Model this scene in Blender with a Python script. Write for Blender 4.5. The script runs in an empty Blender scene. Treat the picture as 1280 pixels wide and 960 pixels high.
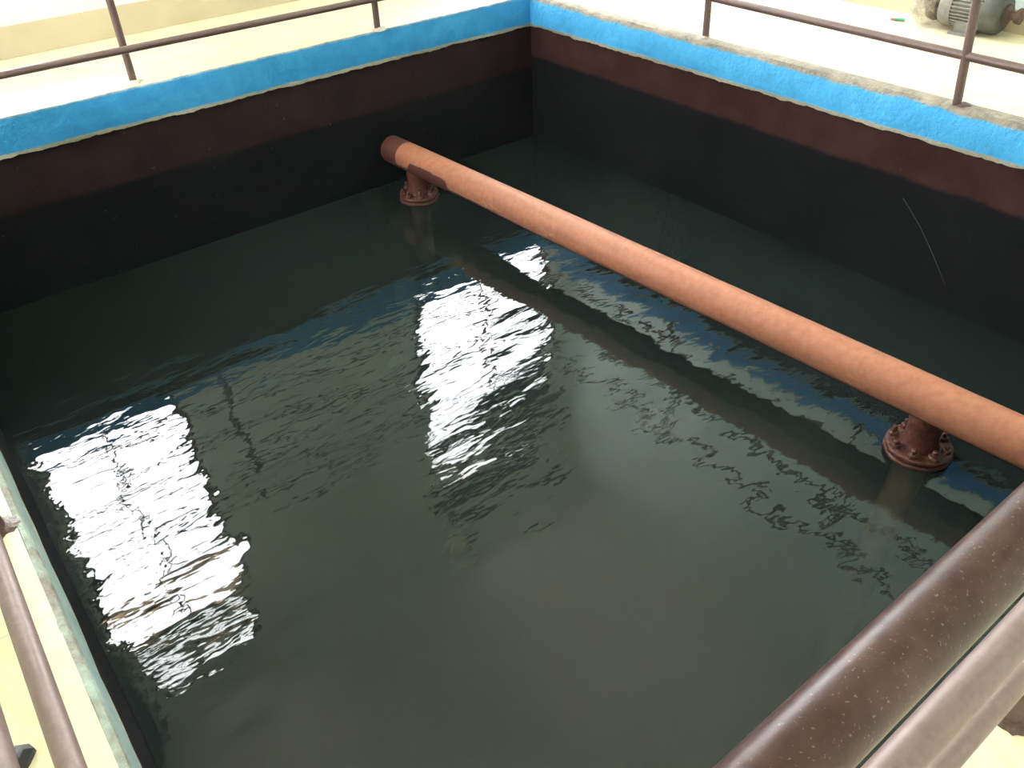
import bpy, bmesh, math, random
from mathutils import Vector, Matrix, noise
random.seed(7)
PI = math.pi
scn = bpy.context.scene
col = scn.collection

# ------------------------------------------------------------------ metres
XC, XB = -0.104, 4.2225          # tank edge left / right
YD, YA = 0.21, 5.238              # tank edge front / back
ZB = -0.212                       # lower edge of the blue band
ZW = -1.075                       # water level
ZF = -3.0                         # tank bottom
WX0, WX1, WY0, WY1 = -1.30, 5.62, -1.10, 6.45   # room walls (inner faces)
CEIL = 4.6

# ------------------------------------------------------------------ helpers
def link(name, me, mat=None, parent=None, smooth=False, kind=None):
    o = bpy.data.objects.new(name, me)
    col.objects.link(o)
    if mat: me.materials.append(mat)
    if parent: o.parent = parent
    if smooth:
        for p in me.polygons: p.use_smooth = True
    if kind: o['kind'] = kind
    return o
def done(bm, name, mat=None, parent=None, smooth=False, kind=None, recalc=True):
    if recalc: bmesh.ops.recalc_face_normals(bm, faces=bm.faces[:])
    me = bpy.data.meshes.new(name)
    bm.to_mesh(me); bm.free()
    return link(name, me, mat, parent, smooth, kind)
def empty(name, label, cat, loc=(0, 0, 0), group=None):
    o = bpy.data.objects.new(name, None); col.objects.link(o)
    o.location = loc; o.empty_display_size = .1
    return tag(o, label, cat, group)
def tag(o, label, cat, group=None):
    o['label'] = label; o['category'] = cat
    if group: o['group'] = group
    return o
def box(bm, a, b):
    v = [bm.verts.new((x, y, z)) for x in (a[0], b[0]) for y in (a[1], b[1]) for z in (a[2], b[2])]
    for f in ((0,1,3,2),(4,6,7,5),(0,4,5,1),(2,3,7,6),(0,2,6,4),(1,5,7,3)):
        bm.faces.new([v[i] for i in f])
    return v
def bbox(name, a, b, mat, parent=None, bevel=0, kind=None):
    bm = bmesh.new(); box(bm, a, b)
    if bevel:
        bmesh.ops.bevel(bm, geom=bm.edges[:], offset=bevel, segments=2, affect='EDGES', profile=.5)
    return done(bm, name, mat, parent, kind=kind)
def frame_axes(d):
    d = Vector(d).normalized()
    a = Vector((0, 0, 1)) if abs(d.z) < .9 else Vector((1, 0, 0))
    u = d.cross(a).normalized(); w = d.cross(u).normalized()
    return d, u, w
def tube(bm, p0, p1, r, n=24, rings=1, caps=True, rfun=None, jitter=0):
    p0, p1 = Vector(p0), Vector(p1)
    d, u, w = frame_axes(p1 - p0)
    prev = None; first = None
    for k in range(rings + 1):
        t = k / rings; c = p0.lerp(p1, t); rr = rfun(t) if rfun else r
        ring = []
        for i in range(n):
            a = 2 * PI * i / n
            v = c + (u * math.cos(a) + w * math.sin(a)) * rr
            if jitter: v += (v - c).normalized() * jitter * noise.noise(v * 14)
            ring.append(bm.verts.new(v))
        if prev:
            for i in range(n): bm.faces.new((prev[i], prev[(i+1) % n], ring[(i+1) % n], ring[i]))
        else: first = ring
        prev = ring
    if caps:
        bm.faces.new(first[::-1]); bm.faces.new(prev)
def lathe(bm, c, axis, prof, n=32, closed=False, ju=0):
    """prof: list of (radius, distance along the axis)"""
    c = Vector(c); d, u, w = frame_axes(axis)
    rings = []
    for r, h in prof:
        ring = []
        for i in range(n):
            a = 2 * PI * i / n
            v = c + d * h + (u * math.cos(a) + w * math.sin(a)) * max(r, 1e-4)
            if ju: v += Vector((noise.noise(v*25), noise.noise(v*25+Vector((5,1,2))), noise.noise(v*25+Vector((1,7,3))))) * ju
            ring.append(bm.verts.new(v))
        rings.append(ring)
    for a, b in zip(rings, rings[1:]):
        for i in range(n): bm.faces.new((a[i], a[(i+1) % n], b[(i+1) % n], b[i]))
    if not closed:
        bm.faces.new(rings[0][::-1]); bm.faces.new(rings[-1])
def flat_shade_by_angle(o, ang=40):
    me = o.data
    for p in me.polygons: p.use_smooth = True
    try: me.set_sharp_from_angle(angle=math.radians(ang))
    except Exception: pass
    return o

# ------------------------------------------------------------------ materials
class N:
    def __init__(s, name):
        s.m = bpy.data.materials.new(name); s.m.use_nodes = True
        s.t = s.m.node_tree; s.t.nodes.clear()
        s.out = s.t.nodes.new('ShaderNodeOutputMaterial')
    def n(s, typ, **kw):
        nd = s.t.nodes.new(typ)
        for k, v in kw.items():
            if k.startswith('i_'): nd.inputs[k[2:].replace('_', ' ')].default_value = v
            else: setattr(nd, k, v)
        return nd
    def l(s, a, b): s.t.links.new(a, b)
    def geo(s): return s.n('ShaderNodeNewGeometry').outputs['Position']
    def noise(s, scale, detail=4, rough=.55, vec=None, dist=0):
        t = s.n('ShaderNodeTexNoise'); t.inputs['Scale'].default_value = scale
        t.inputs['Detail'].default_value = detail; t.inputs['Roughness'].default_value = rough
        t.inputs['Distortion'].default_value = dist
        s.l(vec or s.geo(), t.inputs['Vector']); return t.outputs['Fac']
    def ramp(s, fac, stops):
        r = s.n('ShaderNodeValToRGB'); e = r.color_ramp.elements
        while len(e) < len(stops): e.new(.5)
        for el, (p, c) in zip(e, stops):
            el.position = p; el.color = (*c, 1) if len(c) == 3 else c
        s.l(fac, r.inputs['Fac']); return r.outputs['Color']
    def math(s, op, a, b=None, c=None):
        m = s.n('ShaderNodeMath', operation=op)
        for i, v in enumerate((a, b, c)):
            if v is None: continue
            if isinstance(v, (int, float)): m.inputs[i].default_value = v
            else: s.l(v, m.inputs[i])
        return m.outputs[0]
    def mix(s, fac, a, b):
        m = s.n('ShaderNodeMix', data_type='RGBA')
        for i, v in ((0, fac), (6, a), (7, b)):
            if isinstance(v, (int, float)): m.inputs[i].default_value = v
            elif isinstance(v, tuple): m.inputs[i].default_value = (*v, 1)
            else: s.l(v, m.inputs[i])
        return m.outputs[2]
    def smooth(s, v, lo, hi):
        r = s.n('ShaderNodeMapRange', interpolation_type='SMOOTHSTEP')
        r.inputs[1].default_value = lo; r.inputs[2].default_value = hi
        s.l(v, r.inputs[0]); return r.outputs[0]
    def bump(s, h, strength=.3, dist=.01):
        b = s.n('ShaderNodeBump'); b.inputs['Strength'].default_value = strength
        b.inputs['Distance'].default_value = dist; s.l(h, b.inputs['Height']); return b.outputs['Normal']
    def bsdf(s, color, rough=.6, normal=None, spec=.5, metal=0):
        b = s.n('ShaderNodeBsdfPrincipled')
        for k, v in (('Base Color', color), ('Roughness', rough), ('Specular IOR Level', spec), ('Metallic', metal)):
            if isinstance(v, tuple): b.inputs[k].default_value = (*v, 1)
            elif isinstance(v, (int, float)): b.inputs[k].default_value = v
            else: s.l(v, b.inputs[k])
        if normal: s.l(normal, b.inputs['Normal'])
        s.l(b.outputs[0], s.out.inputs['Surface']); return s.m
    def xyz(s):
        x = s.n('ShaderNodeSeparateXYZ'); s.l(s.geo(), x.inputs[0]); return x.outputs

def mat_speckle(name, c0, c1, scale, rough=.6, bump=.2, dist=.004, spec=.5, bscale=None, detail=5):
    k = N(name); f = k.noise(scale, detail)
    c = k.ramp(f, [(.3, c0), (.7, c1)])
    b = k.bump(k.noise(bscale or scale*2, 4), bump, dist)
    return k.bsdf(c, rough, b, spec)

def mat_tiles():
    k = N('cream marble tile')
    vein = k.noise(2.2, 8, .62, dist=1.6)
    big = k.noise(.9, 3)
    c = k.ramp(vein, [(.36, (.73, .635, .43)), (.47, (.80, .715, .51)), (.52, (.82, .74, .54)), (.56, (.78, .68, .47)), (.62, (.83, .755, .57))])
    c = k.mix(k.math('MULTIPLY', k.smooth(big, .4, .7), .25), c, (.85, .76, .58))
    br = k.n('ShaderNodeTexBrick'); br.offset = 0
    br.inputs['Color1'].default_value = br.inputs['Color2'].default_value = (0, 0, 0, 1)
    br.inputs['Mortar'].default_value = (1, 1, 1, 1)
    br.inputs['Scale'].default_value = 1; br.inputs['Mortar Size'].default_value = .002
    br.inputs['Brick Width'].default_value = .6; br.inputs['Row Height'].default_value = .6
    mp = k.n('ShaderNodeMapping'); mp.inputs['Location'].default_value = (.33, .21, 0)
    k.l(k.geo(), mp.inputs['Vector']); k.l(mp.outputs[0], br.inputs['Vector'])
    c = k.mix(k.math('MULTIPLY', br.outputs['Color'], .55), c, (.45, .38, .27))
    dirt = k.smooth(k.noise(9, 6, .7), .62, .78)
    c = k.mix(k.math('MULTIPLY', dirt, .25), c, (.42, .34, .24))
    return k.bsdf(c, .35, k.bump(k.noise(30, 3), .05, .002), .4)

def mat_plaster(name, c0, c1, c2):
    k = N(name)
    c = k.ramp(k.noise(1.3, 6, .6), [(.3, c0), (.55, c1), (.75, c2)])
    return k.bsdf(c, .75, k.bump(k.noise(40, 5), .12, .003), .3)

def mat_band(name, top, gray_top, ragged, b=((.045, .33, .60), (.06, .41, .72), (.09, .48, .79))):
    """blue paint over cement: bare cement at the top arris and along the ragged lower lip"""
    k = N(name)
    z = k.xyz()[2]
    n1 = k.noise(7, 6, .65); n2 = k.noise(45, 4, .6); n3 = k.noise(2.1, 3)
    zz = k.math('ADD', z, k.math('MULTIPLY', k.math('SUBTRACT', n1, .5), ragged))
    zz = k.math('ADD', zz, k.math('MULTIPLY', k.math('SUBTRACT', n3, .5), ragged * 1.2))
    zl = k.math('ADD', z, k.math('MULTIPLY', k.math('SUBTRACT', n1, .5), .03))
    blue = k.ramp(n1, [(.25, b[0]), (.5, b[1]), (.75, b[2])])
    chips = k.smooth(k.noise(24, 5, .75), .62, .68)
    blue = k.mix(k.math('MULTIPLY', chips, .5), blue, (.10, .27, .38))
    cem = k.ramp(n2, [(.3, (.17, .145, .12)), (.7, (.34, .30, .25))])
    cemt = k.mix(k.smooth(n1, .35, .65), cem, top)
    c = k.mix(k.smooth(zz, gray_top - .012, gray_top + .006), blue, cemt)
    c = k.mix(k.smooth(zl, ZB + .028, ZB + .018), c, (.36, .32, .25)) if False else k.mix(k.math('SUBTRACT', 1, k.smooth(zl, ZB + .016, ZB + .026)), c, k.mix(n2, (.33, .30, .23), (.52, .47, .38)))
    h = k.math('ADD', k.math('MULTIPLY', n1, .7), k.math('MULTIPLY', k.noise(22, 6, .7), .6))
    return k.bsdf(c, .55, k.bump(h, .8, .035), .4)

def mat_basin(name, zs, dry0=(.020, .0112, .0125), dry1=(.032, .018, .0195)):
    """tank lining: maroon brown where dry, black slimed below the old water line"""
    k = N(name)
    z = k.xyz()[2]; n1 = k.noise(5, 6, .6)
    dry = k.ramp(n1, [(.3, dry0), (.7, dry1)])
    wet = k.ramp(k.noise(3, 5), [(.3, (.0075, .0078, .0095)), (.7, (.011, .011, .013))])
    zz = k.math('ADD', z, k.math('MULTIPLY', k.math('SUBTRACT', n1, .5), .025))
    c = k.mix(k.smooth(zz, zs - .02, zs + .02), wet, dry)
    sp = k.smooth(k.noise(34, 2, .4), .755, .775)
    c = k.mix(k.math('MULTIPLY', sp, .07), c, (.5, .48, .42))
    return k.bsdf(c, .75, k.bump(k.noise(25, 5), .3, .006), .08)

def mat_rail(name, c0, c1, rough, spec=.6, chip=.76, cs=170):
    k = N(name)
    f = k.noise(60, 6, .7); g = k.noise(7, 4)
    c = k.ramp(f, [(.3, c0), (.7, c1)])
    c = k.mix(k.math('MULTIPLY', k.smooth(g, .45, .7), .3), c, (.17, .10, .09))
    chips = k.smooth(k.noise(cs, 2), chip, chip + .05)
    c = k.mix(k.math('MULTIPLY', chips, .6 if cs < 300 else .22), c, (.55, .45, .40))
    return k.bsdf(c, rough, k.bump(f, .25, .002), spec)

def mat_pipe():
    """orange-brown pipe colour, dark red at the far end and low on the flank"""
    k = N('orange-brown and dark red pipe')
    x, y, z = k.xyz()
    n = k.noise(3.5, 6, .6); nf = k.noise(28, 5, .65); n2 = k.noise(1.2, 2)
    orange_brown = k.ramp(nf, [(.25, (.27, .10, .058)), (.5, (.345, .135, .080)), (.8, (.40, .172, .108))])
    blot = k.smooth(k.noise(14, 6, .7), .6, .75)
    orange_brown = k.mix(k.math('MULTIPLY', blot, .35), orange_brown, (.235, .09, .056))
    spots = k.smooth(k.noise(55, 2), .72, .76)
    orange_brown = k.mix(k.math('MULTIPLY', spots, .5), orange_brown, (.20, .085, .055))
    dark_red = k.ramp(nf, [(.3, (.07, .024, .020)), (.7, (.105, .035, .028))])
    # height of the dark red edge relative to the pipe axis, rising towards the far end
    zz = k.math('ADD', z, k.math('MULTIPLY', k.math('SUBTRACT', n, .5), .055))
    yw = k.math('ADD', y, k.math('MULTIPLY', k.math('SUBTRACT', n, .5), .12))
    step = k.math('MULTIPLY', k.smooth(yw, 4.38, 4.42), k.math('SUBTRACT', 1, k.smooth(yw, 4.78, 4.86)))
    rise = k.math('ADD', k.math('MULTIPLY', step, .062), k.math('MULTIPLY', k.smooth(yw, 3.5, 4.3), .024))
    fine_lines = k.noise(4.5, 2, .5, dist=1.2)
    ridge = k.math('SUBTRACT', 1, k.smooth(k.math('ABSOLUTE', k.math('SUBTRACT', fine_lines, .5)), .004, .014))
    ridge = k.math('MULTIPLY', ridge, k.math('MULTIPLY', k.smooth(y, 2.9, 3.3), k.math('SUBTRACT', 1, k.smooth(z, PZ + .0, PZ + .03))))
    orange_brown = k.mix(k.math('MULTIPLY', ridge, .45), orange_brown, (.52, .27, .18))
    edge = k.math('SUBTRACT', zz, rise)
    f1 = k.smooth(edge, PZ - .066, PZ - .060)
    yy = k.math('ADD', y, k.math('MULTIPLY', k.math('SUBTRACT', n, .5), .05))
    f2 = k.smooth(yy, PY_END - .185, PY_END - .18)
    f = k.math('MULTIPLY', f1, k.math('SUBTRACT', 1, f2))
    c = k.mix(f, dark_red, orange_brown)
    # thin paler lines low on the far flank are mixed in above
    return k.bsdf(c, .6, k.bump(k.math('ADD', nf, k.math('MULTIPLY', f, .3)), .3, .004), .35)

def mat_water():
    k = N('murky green water')
    pos = k.geo()
    def nz(sx, sy, scale, detail, rough, rot=0, dist=0):
        mp = k.n('ShaderNodeMapping'); mp.inputs['Scale'].default_value = (sx, sy, 1)
        mp.inputs['Rotation'].default_value = (0, 0, rot)
        k.l(pos, mp.inputs['Vector'])
        return k.noise(scale, detail, rough, mp.outputs[0], dist)
    big = nz(.8, 1.5, 1.6, 2, .5, .15)
    rip = nz(.55, 1.25, 6.0, 3, .55, .12, .12)
    fine = nz(.6, 1.15, 22, 3, .5, -.2, .2)
    act = k.smooth(nz(1, 1, 1.1, 2, .5), .35, .65)
    h = k.math('ADD', k.math('MULTIPLY', big, .030), k.math('MULTIPLY', rip, .0075))
    h = k.math('ADD', h, k.math('MULTIPLY', k.math('MULTIPLY', fine, k.math('ADD', k.math('MULTIPLY', act, .8), .2)), .0016))
    b = k.n('ShaderNodeBump'); b.inputs['Strength'].default_value = 1; b.inputs['Distance'].default_value = WAVE
    k.l(h, b.inputs['Height']); nrm = b.outputs['Normal']
    fr = k.n('ShaderNodeFresnel'); fr.inputs['IOR'].default_value = 1.45; k.l(nrm, fr.inputs['Normal'])
    gl = k.n('ShaderNodeBsdfGlossy'); gl.inputs['Roughness'].default_value = .012; k.l(nrm, gl.inputs['Normal'])
    rf = k.n('ShaderNodeBsdfTransparent'); rf.inputs['Color'].default_value = (.85, .92, .88, 1)
    df = k.n('ShaderNodeBsdfDiffuse')
    cl = k.ramp(nz(.5, 1, 1.3, 4, .55), [(.3, WATER0), (.7, WATER1)])
    k.l(cl, df.inputs['Color'])
    m1 = k.n('ShaderNodeMixShader'); m1.inputs[0].default_value = .40
    k.l(rf.outputs[0], m1.inputs[1]); k.l(df.outputs[0], m1.inputs[2])
    m2 = k.n('ShaderNodeMixShader'); k.l(fr.outputs[0], m2.inputs[0])
    k.l(m1.outputs[0], m2.inputs[1]); k.l(gl.outputs[0], m2.inputs[2])
    k.l(m2.outputs[0], k.out.inputs['Surface'])
    va = k.n('ShaderNodeVolumeAbsorption'); va.inputs['Color'].default_value = (.45, .40, .28, 1); va.inputs['Density'].default_value = 2.2
    k.l(va.outputs[0], k.out.inputs['Volume'])
    return k.m

def mat_glass():
    k = N('clear window glass')
    fr = k.n('ShaderNodeFresnel'); fr.inputs['IOR'].default_value = 1.3
    tr = k.n('ShaderNodeBsdfTransparent'); gl = k.n('ShaderNodeBsdfGlossy'); gl.inputs['Roughness'].default_value = .03
    m = k.n('ShaderNodeMixShader'); k.l(fr.outputs[0], m.inputs[0]); k.l(tr.outputs[0], m.inputs[1]); k.l(gl.outputs[0], m.inputs[2])
    k.l(m.outputs[0], k.out.inputs['Surface']); return k.m

def mat_film():
    k = N('dusty clear plastic film')
    b = k.n('ShaderNodeBsdfPrincipled'); b.inputs['Base Color'].default_value = (.46, .43, .38, 1); b.inputs['Roughness'].default_value = .25
    tr = k.n('ShaderNodeBsdfTransparent'); m = k.n('ShaderNodeMixShader')
    f = k.ramp(k.noise(22, 5, .6), [(.3, (.15,)*3), (.7, (.6,)*3)])
    k.l(f, m.inputs[0]); k.l(tr.outputs[0], m.inputs[1]); k.l(b.outputs[0], m.inputs[2])
    k.l(m.outputs[0], k.out.inputs['Surface']); return k.m

# ------------------------------------------------------------------ tuning
SKY = 26.0
WAVE = .5
WATER0, WATER1 = (.028, .041, .040), (.037, .051, .048)
PZ, PR, PY_END = -0.79, 0.098, 5.16
PX = lambda y: 2.856 + (5.16 - y) * .0535     # the pipe runs a little askew of the wall

TILE = mat_tiles()
PLA = mat_plaster('pale green wall paint', (.74, .80, .70), (.78, .84, .74), (.82, .86, .78))
PLB = mat_plaster('pale aqua wall paint', (.66, .79, .78), (.70, .83, .82), (.75, .86, .85))
PLC = mat_plaster('white ceiling paint', (.80, .80, .77), (.84, .84, .81), (.86, .86, .84))
SKIRT = mat_speckle('cream skirting tile', (.50, .42, .285), (.58, .50, .365), 3, .35, .05)
RAIL = mat_rail('brown railing paint', (.11, .062, .060), (.155, .095, .092), .42)
RAILW = mat_rail('worn brown railing paint', (.034, .012, .012), (.060, .024, .023), .36, .26, .66, 420)
RAILP = mat_rail('dusty brown railing paint', (.17, .108, .104), (.235, .158, .155), .45)
def mat_silted():
    k = N('silted primer, slimed black further down'); z = k.xyz()[2]; n = k.noise(9, 5)
    c = k.ramp(n, [(.3, (.46, .19, .10)), (.7, (.58, .27, .16))])
    zz = k.math('ADD', z, k.math('MULTIPLY', k.math('SUBTRACT', n, .5), .12))
    c = k.mix(k.smooth(zz, ZW - .55, ZW - .12), (.010, .0095, .0115), c)  # brown blended to black with depth, painting in the water's dimming
    return k.bsdf(c, .9, None, 0)
SILTED = mat_silted()
PRIMER = mat_speckle('dark red primer', (.062, .018, .014), (.12, .038, .029), 30, .40, .6, .008, .5)
RUST = mat_speckle('rusty bolt', (.06, .02, .015), (.15, .058, .04), 60, .45, .6, .004, .6)
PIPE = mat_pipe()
CEMENT = mat_speckle('cement', (.34, .30, .25), (.52, .47, .40), 25, .85, .5, .006)
GROUT = mat_speckle('pale cement grout', (.50, .45, .38), (.74, .69, .60), 30, .85, .6, .006)
BROWNDROP = mat_speckle('spilled brown paint', (.05, .022, .018), (.16, .09, .07), 40, .4, .6, .006)
MOTOR = mat_speckle('dusty grey motor paint', (.17, .16, .145), (.25, .235, .21), 30, .6, .15)
MOTORD = mat_speckle('dark grey motor paint', (.05, .05, .046), (.085, .084, .077), 25, .6, .15)
BROWN = mat_speckle('rusted cast iron', (.05, .03, .022), (.12, .075, .052), 40, .8, .5, .006)
FILM = mat_film()
GREEN = mat_speckle('green plastic', (.04, .22, .14), (.06, .30, .20), 20, .4, .1)
REDP = mat_speckle('dull red plastic', (.30, .06, .04), (.38, .09, .06), 20, .4, .1)
BLACK = mat_speckle('black rubber', (.010, .008, .009), (.022, .018, .020), 30, .35, .3)
FRAME = mat_speckle('brown window frame paint', (.10, .05, .035), (.16, .085, .06), 20, .5, .15)
GLASS = mat_glass()
EARTH = mat_speckle('dry pale earth', (.36, .31, .25), (.46, .41, .345), 1.5, .95, .2)
SHADE = mat_speckle('tan painted concrete', (.50, .38, .24), (.60, .47, .31), 4, .85, .2)
OUTW = mat_plaster('tan outside render', (.55, .45, .32), (.6, .5, .36), (.64, .54, .4))
STRING = mat_speckle('pale string', (.05, .05, .05), (.08, .08, .078), 50, .9, .1)

# ------------------------------------------------------------------ setting: floor ring, basin, bands
bm = bmesh.new()
IN = .075   # the band's top covers this much behind the tank edge
for a, b in (((WX0, WY0), (XC - .02, WY1)), ((XB + IN, WY0), (WX1, WY1)),
             ((XC - .02, WY0), (XB + IN, YD - .02)), ((XC - .02, YA + .012), (XB + IN, WY1))):
    box(bm, (a[0], a[1], -.12), (b[0], b[1], 0))
floor = done(bm, 'floor', TILE, kind='structure')

def band(name, p0, d, length, inward, prof, mat, jag):
    """extrude prof [(inward offset, z)] from p0 along d; the last two points form the ragged lower lip"""
    bm = bmesh.new(); p0 = Vector(p0); d = Vector(d); inward = Vector(inward)
    n = int(length / .02); rings = []
    for i in range(n + 1):
        s = length * i / n; ring = []
        for j, (o, z) in enumerate(prof):
            q = p0 + d * s
            oo = o + .004 * noise.noise(q * 3 + Vector((0, 0, j)))
            zz = z
            if j in (len(prof) - 2, len(prof) - 3):
                zz += jag * (noise.noise(q * 5) + .8 * noise.noise(q * 17) + .5 * noise.noise(q * 40))
            if j in (1, 2):
                zz += .004 * noise.noise(q * 9); 
            ring.append(bm.verts.new(q + inward * oo + Vector((0, 0, zz))))
        rings.append(ring)
    m = len(prof)
    for a, b in zip(rings, rings[1:]):
        for j in range(m): bm.faces.new((a[j], a[(j+1) % m], b[(j+1) % m], b[j]))
    bm.faces.new(rings[0]); bm.faces.new(rings[-1][::-1])
    o = done(bm, name, mat, kind='structure', smooth=True)
    return flat_shade_by_angle(o, 50)
BA = mat_band('blue band paint back', (.60, .55, .45), -.002, .010, ((.020, .23, .54), (.028, .29, .64), (.05, .35, .70)))  # same blue as the right band, painted darker for its shaded face
BB = mat_band('blue band paint right', (.40, .34, .28), -.030, .036, ((.05, .34, .72), (.06, .42, .86), (.09, .49, .92)))  # same blue as the back band, painted lighter for its brighter light
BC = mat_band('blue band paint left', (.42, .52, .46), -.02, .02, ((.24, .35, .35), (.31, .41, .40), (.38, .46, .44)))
def prof(r, back, lip=.012):
    return [(-back, 0.0), (-r, 0.0), (-r*.35, -r*.2), (0, -r), (0, -.11), (.002, ZB + .012), (0, ZB), (-.05, ZB)]
band('trim_1', (XC - .02, YA, 0), (1, 0, 0), XB - XC + .04, (0, -1, 0), prof(.0115, .012), BA, .009)
band('trim_2', (XB, YD - .02, 0), (0, 1, 0), YA - YD + .03, (-1, 0, 0), prof(.034, IN), BB, .009)
band('trim_3', (XC, YD - .02, 0), (0, 1, 0), YA - YD + .03, (1, 0, 0), prof(.018, .02), BC, .009)
band('trim_4', (XC - .02, YD, 0), (1, 0, 0), XB - XC + .04, (0, 1, 0), prof(.018, .02), BC, .009)
# dark basin walls, set back behind the lip of the band
BASA, BASB = mat_basin('basin lining back', -.525), mat_basin('basin lining right', -.435, (.032, .0145, .0145), (.052, .0235, .0235))  # right lining's dry maroon painted lighter for the stronger light there
sb = .012
bbox('wall_basin_back', (XC - .3, YA + sb, ZF), (XB + .3, YA + .25, -.125), BASA, kind='structure')
bbox('wall_basin_right', (XB + sb, YD - sb, ZF), (XB + .25, YA + sb, -.125), BASB, kind='structure')
bbox('wall_basin_left', (XC - .25, YD - sb, ZF), (XC - sb, YA + sb, -.125), BASA, kind='structure')
bbox('wall_basin_front', (XC - .3, YD - .25, ZF), (XB + .3, YD - sb, -.125), BASA, kind='structure')
bbox('floor_basin', (XC - .3, YD - .25, ZF - .2), (XB + .3, YA + .25, ZF), BASA, kind='structure')

# ------------------------------------------------------------------ room shell with window openings
WT = .23
def wall(name, axis, c, lo, hi, outward, openings, mat):
    """axis 'x': wall runs along X at y=c.  openings: (a0,a1,z0,z1)"""
    bm = bmesh.new()
    cuts = sorted({lo, hi, *[o[0] for o in openings], *[o[1] for o in openings]})
    zs = sorted({-.12, CEIL, *[o[2] for o in openings], *[o[3] for o in openings]})
    for a0, a1 in zip(cuts, cuts[1:]):
        for z0, z1 in zip(zs, zs[1:]):
            am, zm = (a0+a1)/2, (z0+z1)/2
            if any(o[0] < am < o[1] and o[2] < zm < o[3] for o in openings): continue
            c0, c1 = sorted((c, c + outward * WT))
            if axis == 'x': box(bm, (a0, c0, z0), (a1, c1, z1))
            else: box(bm, (c0, a0, z0), (c1, a1, z1))
    bmesh.ops.remove_doubles(bm, verts=bm.verts[:], dist=1e-5)
    return done(bm, name, mat, kind='structure')
SILL, HEAD = .80, 3.40
VENT0, VENT1 = 3.58, 4.25
winA = [(-.12, 1.13), (3.62, 5.42)]
opA = [(a, b, SILL, HEAD) for a, b in winA] + [(a, b, VENT0, VENT1) for a, b in winA]
opC = [(4.1, 5.7, 1.3, 2.9)]  # window added on the unseen left wall to light right band and walkway
opD = []
wall('wall_back', 'x', WY1, WX0 - WT, WX1 + WT, 1, opA, PLA)
wall('wall_right', 'y', WX1, WY0, WY1, 1, [], PLB)
wall('wall_left', 'y', WX0, WY0, WY1, -1, opC, PLA)
wall('wall_front', 'x', WY0, WX0 - WT, WX1 + WT, -1, opD, PLA)
bbox('ceiling', (WX0 - WT, WY0 - WT, CEIL), (WX1 + WT, WY1 + WT, CEIL + .15), PLC, kind='structure')
# skirting tiles
bbox('baseboard_back', (WX0, WY1 - .012, 0), (WX1, WY1, .19), SKIRT, bevel=.003, kind='structure')
bbox('baseboard_right', (WX1 - .012, WY0, 0), (WX1, WY1 - .012, .13), SKIRT, bevel=.003, kind='structure')
bbox('baseboard_left', (WX0, WY0, 0), (WX0 + .012, WY1 - .012, .19), SKIRT, bevel=.003, kind='structure')

def window(name, axis, c, outward, a0, a1, z0, z1, nm, vent=False):
    """frame, mullions and glass as one window; depth in the middle of the wall"""
    root = bpy.data.objects.new(name, None); col.objects.link(root); root['kind'] = 'structure'
    mid = c + outward * .12
    def bx(bm, p0, p1, q0, q1, t):
        if axis == 'x': box(bm, (p0, mid - t, q0), (p1, mid + t, q1))
        else: box(bm, (mid - t, p0, q0), (mid + t, p1, q1))
    bm = bmesh.new(); w = .05
    bx(bm, a0, a0 + w, z0, z1, .035); bx(bm, a1 - w, a1, z0, z1, .035)
    bx(bm, a0 + w, a1 - w, z0, z0 + w, .035); bx(bm, a0 + w, a1 - w, z1 - w, z1, .035)
    done(bm, 'window_frame', FRAME, root)
    for i in range(1, nm):
        bm = bmesh.new(); x = a0 + (a1 - a0) * i / nm
        bx(bm, x - .012, x + .012, z0 + w, z1 - w, .022); done(bm, 'mullion', FRAME, root)
    bm = bmesh.new(); bx(bm, a0 + w, a1 - w, z0 + w, z1 - w, .003); done(bm, 'pane', GLASS, root)
    return root
k = 1
for a, b in winA:
    window(f'window_{k}', 'x', WY1, 1, a, b, SILL, HEAD, 2); k += 1
    window(f'window_{k}', 'x', WY1, 1, a, b, VENT0, VENT1, 1); k += 1
for a, b, z0, z1 in opC: window(f'window_{k}', 'y', WX0, -1, a, b, z0, z1, 3); k += 1  # the added left window, never in view
for a, b, z0, z1 in opD: window(f'window_{k}', 'x', WY0, -1, a, b, z0, z1, 3); k += 1
# concrete sunshades over the back windows, outside
for i, (a, b) in enumerate(winA):
    bbox(f'trim_{5+i}', (a - .15, WY1 + WT, HEAD + .03), (b + .15, WY1 + WT + .14, HEAD + .09), SHADE, bevel=.008, kind='structure')
# the ground outside, far below the raised tank
bm = bmesh.new()
v = [bm.verts.new(p) for p in ((-60, -60, ZF - .25), (60, -60, ZF - .25), (60, 60, ZF - .25), (-60, 60, ZF - .25))]
bm.faces.new(v); done(bm, 'floor_outside', EARTH, kind='structure')

# ------------------------------------------------------------------ water
o = bbox('water', (XC - sb + .002, YD - sb + .002, ZF + .002), (XB + sb - .002, YA + sb - .002, ZW), mat_water())
tag(o, 'dark green rippled water filling the tank', 'water'); o['kind'] = 'stuff'

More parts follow.
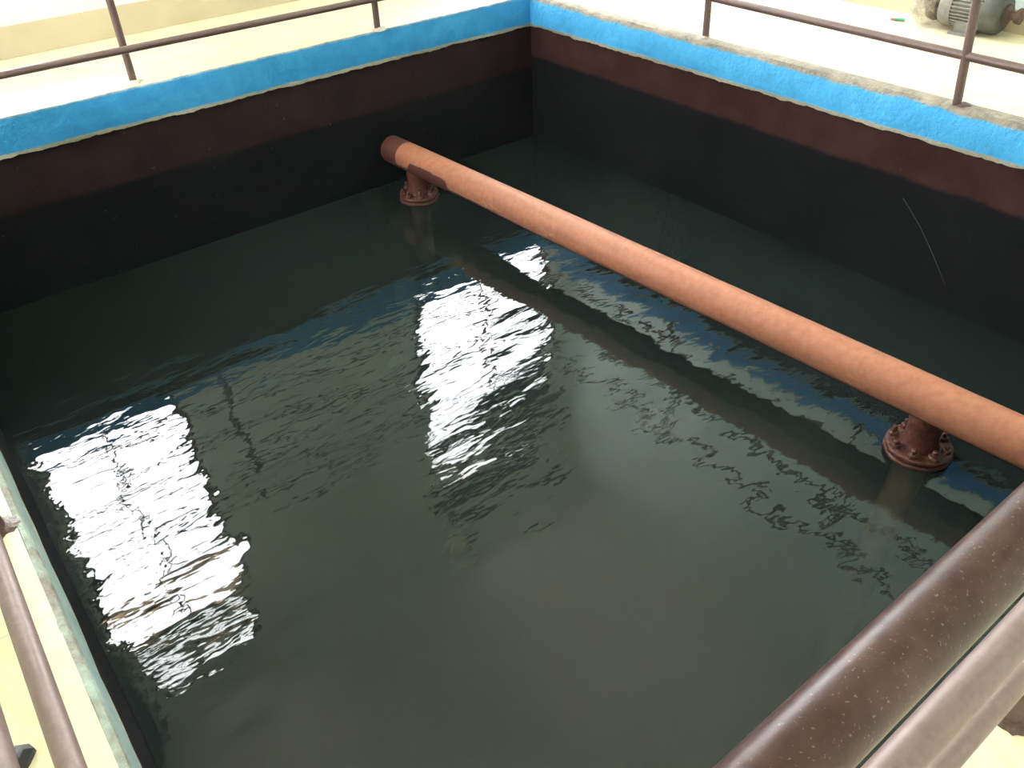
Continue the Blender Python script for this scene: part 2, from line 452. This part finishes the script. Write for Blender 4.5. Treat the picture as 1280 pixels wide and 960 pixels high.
# ------------------------------------------------------------------ header pipe on flanged risers
PB = Vector((PX(-.2), .28, PZ))
root = empty('water_pipe', 'thick orange-brown pipe crossing the tank just above the water', 'pipe', (PX(2.5), 2.5, PZ))
inv = -Vector(root.location)
def rel(bm): bmesh.ops.translate(bm, verts=bm.verts[:], vec=inv)
bm = bmesh.new()
y0, y1 = YD - .004, PY_END
p0, p1 = Vector((PX(y0), y0, PZ)), Vector((PX(y1), y1, PZ))
d, u, w = frame_axes(p1 - p0)
rings = []; L = (p1 - p0).length; nn = 160; M = 48
stations = [(L * i / nn, PR) for i in range(nn + 1)]
stations += [(L + .008, PR * .985), (L + .016, PR * .93), (L + .020, PR * .80)]
for s, r in stations:
    c = p0 + d * s; ring = []
    for i in range(M):
        a = 2 * PI * i / M
        q = c + (u * math.cos(a) + w * math.sin(a)) * (r + .0012 * noise.noise(Vector((s * 2, math.cos(a) * 1.5, math.sin(a) * 1.5))))
        ring.append(bm.verts.new(q))
    rings.append(ring)
for a, b in zip(rings, rings[1:]):
    for i in range(M): bm.faces.new((a[i], a[(i+1) % M], b[(i+1) % M], b[i]))
bm.faces.new(rings[0][::-1]); bm.faces.new(rings[-1])
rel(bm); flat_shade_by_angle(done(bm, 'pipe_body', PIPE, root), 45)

def riser(yc, slant):
    xc = PX(yc)
    zt = ZW + .045                                   # top of the upper flange
    bm = bmesh.new()
    lathe(bm, (xc, yc, 0), (0, 0, 1), [(.086, zt - .005), (.084, zt + .006), (.078, zt + .016), (.073, zt + .03), (.070, zt + .12), (.074, zt + .128), (.073, zt + .14), (.070, PZ - .03)], 32, ju=.0022)
    rel(bm); flat_shade_by_angle(done(bm, 'riser_stub', PRIMER, root), 60)
    top = None
    for nm, z0, z1, r in (('flange', zt - .024, zt, .140), ('flange', zt - .054, zt - .028, .142)):
        bm = bmesh.new()
        lathe(bm, (xc, yc, 0), (0, 0, 1), [(.07, z0), (r - .004, z0), (r, z0 + .005), (r + .001, z1 - .006), (r - .005, z1), (.075, z1)], 40, ju=.007)
        rel(bm); fl = flat_shade_by_angle(done(bm, nm, PRIMER, root), 50)
        top = fl if z1 == zt else top
    for i in range(8):
        a = 2 * PI * (i + .35) / 8
        bx_, by_ = xc + .112 * math.cos(a), yc + .112 * math.sin(a)
        bm = bmesh.new()
        lathe(bm, (bx_, by_, 0), (0, 0, 1), [(.023, zt - .003), (.023, zt + .015), (.019, zt + .020), (.012, zt + .020), (.012, zt + .034 + .006 * (i % 3)), (.008, zt + .038 + .006 * (i % 3))], 8, ju=.006)
        rel(bm); done(bm, 'bolt', RUST, top)
    bm = bmesh.new()
    tube(bm, (xc, yc, zt - .05), (xc + slant[0], yc + slant[1], ZF + .002), .071, 32, 12)
    rel(bm); flat_shade_by_angle(done(bm, 'submerged_riser', SILTED, root), 60)
riser(1.13, (-.75, -.12))
riser(4.88, (0, 0))
# welded bead where the far cap is closed
# ------------------------------------------------------------------ railings
RR = .0215
def railing(label, p_bases, lean, rails, mat, lo, hi, group='pipe railings around the tank'):
    """p_bases: post base points; lean: function base -> top point; rails: list of (p0,p1,r)"""
    c = Vector(p_bases[0])
    root = empty('railing', label, 'railing', c, group)
    iv = -c
    for pb in p_bases:
        pt = lean(Vector(pb))
        bm = bmesh.new(); tube(bm, Vector(pb) - Vector((0, 0, .002)), pt, RR, 24, 8)
        bmesh.ops.translate(bm, verts=bm.verts[:], vec=iv)
        po = flat_shade_by_angle(done(bm, 'post', mat, root), 50)
    for a, b, r, m in rails:
        bm = bmesh.new(); a, b = Vector(a), Vector(b)
        n = max(4, int((b - a).length / .1))
        tube(bm, a, b, r, 32, n)
        bmesh.ops.translate(bm, verts=bm.verts[:], vec=iv)
        flat_shade_by_angle(done(bm, 'rail', m, root), 50)
    return root, iv
def collar(root, iv, p, mat, r=.045, h=.014, seed=0, sx=1, sy=1, rot=0, name='base_collar'):
    """a lumpy patch of grout or paint at a post foot"""
    bm = bmesh.new(); n = 28
    rr = []
    for i in range(n):
        a = 2 * PI * i / n
        q = Vector((math.cos(a), math.sin(a), seed * 3.1))
        rr.append(1 + .45 * noise.noise(q * 1.7) + .2 * noise.noise(q * 5))
    cr, sr = math.cos(rot), math.sin(rot)
    rings = []
    for f, z in ((1, .0005), (.92, .35 * h), (.7, .75 * h), (.45, h), (.2, h * 1.1)):
        ring = []
        for i in range(n):
            a = 2 * PI * i / n
            x, y = r * f * rr[i] * math.cos(a) * sx, r * f * rr[i] * math.sin(a) * sy
            zz = z * (1 + .5 * noise.noise(Vector((x * 60, y * 60, seed)))) if z > .001 else z
            ring.append(bm.verts.new(Vector(p) + Vector((x * cr - y * sr, x * sr + y * cr, zz)) + iv))
        rings.append(ring)
    for a, b in zip(rings, rings[1:]):
        for i in range(n): bm.faces.new((a[i], a[(i+1) % n], b[(i+1) % n], b[i]))
    bm.faces.new(rings[-1])
    return flat_shade_by_angle(done(bm, name, mat, root), 60)
# back (far left in the picture)
yb0, yb1 = 5.345, 5.262
la = (yb1 - yb0) / (2.916 - 1.295)
fy = lambda x: yb0 + (x - 1.295) * la
posts = [(1.295, fy(1.295), 0), (2.916, fy(2.916), 0)]
ra, iva = railing('brown pipe railing along the far left tank edge before the skirting tiles', posts, lambda b: b + Vector((.012, -.006, 1.1)),
        [((-.138, 5.275, h), (4.30, fy(4.30) , h), RR * .95, RAIL) for h in (.204, .65, 1.1)], RAIL, 0, 0)
collar(ra, iva, (1.30, fy(1.3) - .01, 0), GROUT, .05, .012, 1); collar(ra, iva, (2.925, fy(2.92) - .005, 0), GROUT, .055, .016, 2)
# right
xb0, xb1 = 4.293, 4.250
fx = lambda y: xb1 + (y - 1.92) * (xb0 - xb1) / (3.585 - 1.92)
posts = [(fx(5.26), 5.26, 0), (fx(3.585), 3.585, 0), (fx(1.92), 1.92, 0), (fx(.25), .25, 0)]
rb, ivb = railing('brown pipe railing along the right tank edge in front of the motor', posts,
        lambda b: b + Vector((0, .10 if 1 < b.y < 2.5 else .02, 1.1)),
        [((fx(.17), .17, h), (fx(5.25), 5.25, h + dz), RR, RAIL) for h, dz in ((.222, .012), (.66, .0), (1.1, 0))], RAIL, 0, 0)
collar(rb, ivb, (fx(3.585) + .0, 3.60, 0), CEMENT, .045, .010, 3); collar(rb, ivb, (fx(1.92) + .01, 1.90, 0), BROWNDROP, .040, .008, 4)
# left
posts = [(-.16, .30, 0), (-.165, 1.955, 0), (-.16, 3.6, 0), (-.165, 5.20, 0)]
rc, ivc = railing('brown pipe railing along the left tank edge on cream tiles', posts, lambda b: b + Vector((-.02, 0, 1.1)),
        [((-.178, .20, h), (-.178 + dx, 5.3, h), RR, RAILP) for h, dx in ((.204, .06), (.65, .03), (1.1, .03))], RAIL, 0, 0)
collar(rc, ivc, (-.150, 1.950, 0), BROWNDROP, .038, .004, 5, 1.0, 1.0, .2)
# front, right under the camera
posts = [(-.15, .125, 0), (1.245, .137, 0), (2.86, .137, 0)]
rd, ivd = railing('brown pipe railing with the thick worn top rail, nearest the viewer', posts, lambda b: b + Vector((0, -.042, 1.1)),
        [((-.17, .093, 1.095), (4.185, .093, 1.095), RR, RAILW), ((-.17, .125, .645), (4.185, .125, .645), RR, RAILP), ((-.17, .146, .204), (4.185, .146, .204), RR, RAILP)], RAIL, 0, 0)
collar(rd, ivd, (1.245, .135, 0), BROWNDROP, .040, .010, 6)

# ------------------------------------------------------------------ motor pump on the right walkway
MX, MZ, MR = 5.47, .130, .110
mt = empty('electric_motor', 'dusty grey finned electric motor lying on the right walkway by the wall', 'motor', (MX, 2.55, 0))
iv = -Vector((MX, 2.55, 0))
def mp(bm, name, mat, ang=40, par=mt):
    bmesh.ops.translate(bm, verts=bm.verts[:], vec=iv)
    return flat_shade_by_angle(done(bm, name, mat, par), ang)
bm = bmesh.new()   # finned stator housing: core + radial fins in one mesh
tube(bm, (MX, 2.62, MZ), (MX, 2.44, MZ), MR * .88, 40)
for i in range(34):
    a = 2 * PI * i / 34
    c, s = math.cos(a), math.sin(a)
    e = Vector((c, 0, s)); t = Vector((-s, 0, c)) * .0035
    base = Vector((MX, 0, MZ))
    vs = []
    for y in (2.62, 2.44):
        for rr, sg in ((MR * .86, -1), (MR * 1.02, -1), (MR * 1.02, 1), (MR * .86, 1)):
            q = base + e * rr + t * sg; vs.append(bm.verts.new((q.x, y, q.z)))
    for f in ((0,1,2,3), (7,6,5,4), (0,4,5,1), (1,5,6,2), (2,6,7,3), (3,7,4,0)): bm.faces.new([vs[j] for j in f])
mp(bm, 'finned_housing', MOTOR)
bm = bmesh.new()
lathe(bm, (MX, 2.62, MZ), (0, 1, 0), [(MR * 1.03, 0), (MR * 1.06, .008), (MR * 1.05, .06), (MR * .98, .078), (MR * .7, .085)], 40)
mp(bm, 'end_shield', MOTOR)
bm = bmesh.new()
lathe(bm, (MX, 2.44, MZ), (0, -1, 0), [(MR * 1.02, 0), (MR * 1.08, .006), (MR * 1.10, .05), (MR * 1.04, .085), (MR * .9, .10), (MR * .5, .105)], 40)
mp(bm, 'fan_cowl', MOTORD)
bm = bmesh.new()
box(bm, (MX - .13, 2.47, 0), (MX + .12, 2.59, .016)); 
for sx in (-1, 1):
    box(bm, (MX + sx * .075 - .014, 2.48, .012), (MX + sx * .075 + .014, 2.58, .075))
mp(bm, 'mounting_foot', MOTOR)
bm = bmesh.new()
lathe(bm, (MX, 2.336, MZ), (0, -1, 0), [(.058, 0), (.058, .018), (.032, .03), (.026, .035), (.026, .062), (.044, .066), (.046, .088), (.026, .094)], 18, ju=.006)
mp(bm, 'shaft_coupling', BROWN)
bm = bmesh.new()   # terminal box on top
box(bm, (MX - .05, 2.50, MZ + MR - .01), (MX + .05, 2.58, MZ + MR + .06))
bmesh.ops.bevel(bm, geom=bm.edges[:], offset=.006, segments=2, affect='EDGES')
mp(bm, 'terminal_box', MOTORD)
bm = bmesh.new()   # pump volute under the plastic
lathe(bm, (MX, 2.705, MZ), (0, 1, 0), [(.05, -.005), (.055, .012), (.092, .02), (.102, .05), (.095, .08), (.06, .10), (.045, .105), (.045, .115)], 28, ju=.005)
mp(bm, 'pump_casing', BROWN)
# plastic bag pulled over the pump end
bm = bmesh.new()
bmesh.ops.create_icosphere(bm, subdivisions=5, radius=1)
for vtx in bm.verts:
    q = vtx.co.copy()
    k_ = 1 + .14 * noise.noise(q * 1.8) + .08 * noise.noise(q * 4 + Vector((3, 1, 0)))
    ridge = abs(noise.noise(q * 3.3 + Vector((9, 0, 0)))) * .14
    k_ -= ridge
    x, y, z = q.x * .135 * k_, q.y * .115 * k_, q.z * .140 * k_
    if q.y > .3: x *= 1 - (q.y - .3) * .35; z *= 1 - (q.y - .3) * .7; 
    vtx.co = Vector((MX - .005 + x, 2.795 + y, max(MZ + .01 + z - max(0, q.y) * .05, .003)))
o = done(bm, 'plastic_bag', FILM, None, smooth=True)
o.data.transform(Matrix.Translation(-Vector((MX, 2.795, 0)))); o.location = (MX, 2.795, 0)
tag(o, 'crumpled clear plastic bag pulled over the left end of the motor', 'plastic bag')
sc = empty('plastic_scrap', 'thin green plastic scrap with a red tip beside the bag', 'scrap', (5.38, 2.93, 0))
bm = bmesh.new(); tube(bm, (.02, -.02, .014), (0, .04, .011), .011, 10, 3, rfun=lambda t: .011 - .003 * t); flat_shade_by_angle(done(bm, 'green_strip', GREEN, sc), 50)
bm = bmesh.new(); tube(bm, (0, .04, .011), (-.004, .062, .010), .009, 10, 2, rfun=lambda t: .009 - .003 * t); flat_shade_by_angle(done(bm, 'red_tip', REDP, sc), 50)

# ------------------------------------------------------------------ small things
# black wedge of rubber on the left walkway
bm = bmesh.new()
out = [(-.05, .03), (-.015, .028), (.012, .012), (.018, -.004), (.004, -.022), (-.012, -.040), (-.05, -.04)]
lo = [bm.verts.new((x, y, .001)) for x, y in out]
mi = [bm.verts.new((x * .96, y * .96, .012)) for x, y in out]
hi = [bm.verts.new((x * .7 - .01, y * .66, .022 + .006 * (x < -.02))) for x, y in out]
n = len(out)
for A_, B_ in ((lo, mi), (mi, hi)):
    for i in range(n): bm.faces.new((A_[i], A_[(i+1) % n], B_[(i+1) % n], B_[i]))
bm.faces.new(lo[::-1]); bm.faces.new(hi)
o = done(bm, 'rubber_scrap', BLACK); flat_shade_by_angle(o, 30)
o.location = (-.255, 1.268, 0)
tag(o, 'small black rubber wedge on the cream floor beside the left railing', 'scrap')
# pale string against the right basin wall
bm = bmesh.new()
pts = [(XB + .006, 2.052, -.541), (XB + .006, 1.985, -.60), (XB + .006, 1.914, -.667), (XB + .006, 1.85, -.74), (XB + .006, 1.789, -.812), (XB + .006, 1.697, -.93)]
for a, b in zip(pts, pts[1:]): tube(bm, a, b, .0016, 8, 1)
tag(done(bm, 'string', STRING, smooth=True), 'thin pale string trailing down the dark right tank wall', 'string')

# ------------------------------------------------------------------ light
wd = bpy.data.worlds.new('overcast sky'); scn.world = wd; wd.use_nodes = True
bg = wd.node_tree.nodes['Background']
bg.inputs['Color'].default_value = (.96, .98, 1.0, 1); bg.inputs['Strength'].default_value = SKY
def portal(name, loc, rot, sx, sy):
    L = bpy.data.lights.new(name, 'AREA'); L.shape = 'RECTANGLE'; L.size = sx; L.size_y = sy
    L.cycles.is_portal = True
    o = bpy.data.objects.new(name, L); col.objects.link(o); o.location = loc; o.rotation_euler = rot
for a, b, z0, z1 in opA: portal('window_daylight', ((a+b)/2, WY1 + WT + .01, (z0+z1)/2), (-PI/2, 0, 0), b-a, z1-z0)
for a, b, z0, z1 in opC: portal('window_daylight', (WX0 - WT - .01, (a+b)/2, (z0+z1)/2), (0, -PI/2, 0), z1-z0, b-a)
for a, b, z0, z1 in opD: portal('window_daylight', ((a+b)/2, WY0 - WT - .01, (z0+z1)/2), (PI/2, 0, 0), b-a, z1-z0)

# ------------------------------------------------------------------ camera
yaw, pitch, roll = [math.radians(a) for a in (53.415, 37.412, -2.682)]
F = Vector((math.cos(pitch)*math.cos(yaw), math.cos(pitch)*math.sin(yaw), -math.sin(pitch)))
R0 = F.cross(Vector((0, 0, 1))).normalized(); U0 = R0.cross(F)
R = R0 * math.cos(roll) + U0 * math.sin(roll); U = U0 * math.cos(roll) - R0 * math.sin(roll)
cd = bpy.data.cameras.new('camera'); cam = bpy.data.objects.new('camera', cd); col.objects.link(cam)
cam.matrix_world = Matrix(((R.x, U.x, -F.x, 0), (R.y, U.y, -F.y, 0), (R.z, U.z, -F.z, 1.5), (0, 0, 0, 1)))
cd.sensor_width = 36; cd.sensor_fit = 'HORIZONTAL'; cd.lens = 36 * 1045.5 / 1280
cd.clip_start = .02
scn.camera = cam
sl = bpy.data.lights.new('sun', 'SUN'); sl.energy = 150; sl.angle = math.radians(.53); sl.color = (1, .95, .86)
so = bpy.data.objects.new('sun', sl); col.objects.link(so); so.location = (8, -2, 12)
so.rotation_euler = Vector((.55, -.08, .83)).to_track_quat('Z', 'Y').to_euler()
scn.view_settings.view_transform = 'Standard'; scn.view_settings.look = 'None'
scn.view_settings.exposure = .45; scn.view_settings.gamma = 1; scn.view_settings.use_curve_mapping = False
scn.cycles.max_bounces = 12; scn.cycles.diffuse_bounces = 6; scn.cycles.glossy_bounces = 6; scn.cycles.transparent_max_bounces = 12
scn.cycles.use_denoising = True
scn.cycles.sample_clamp_indirect = 10
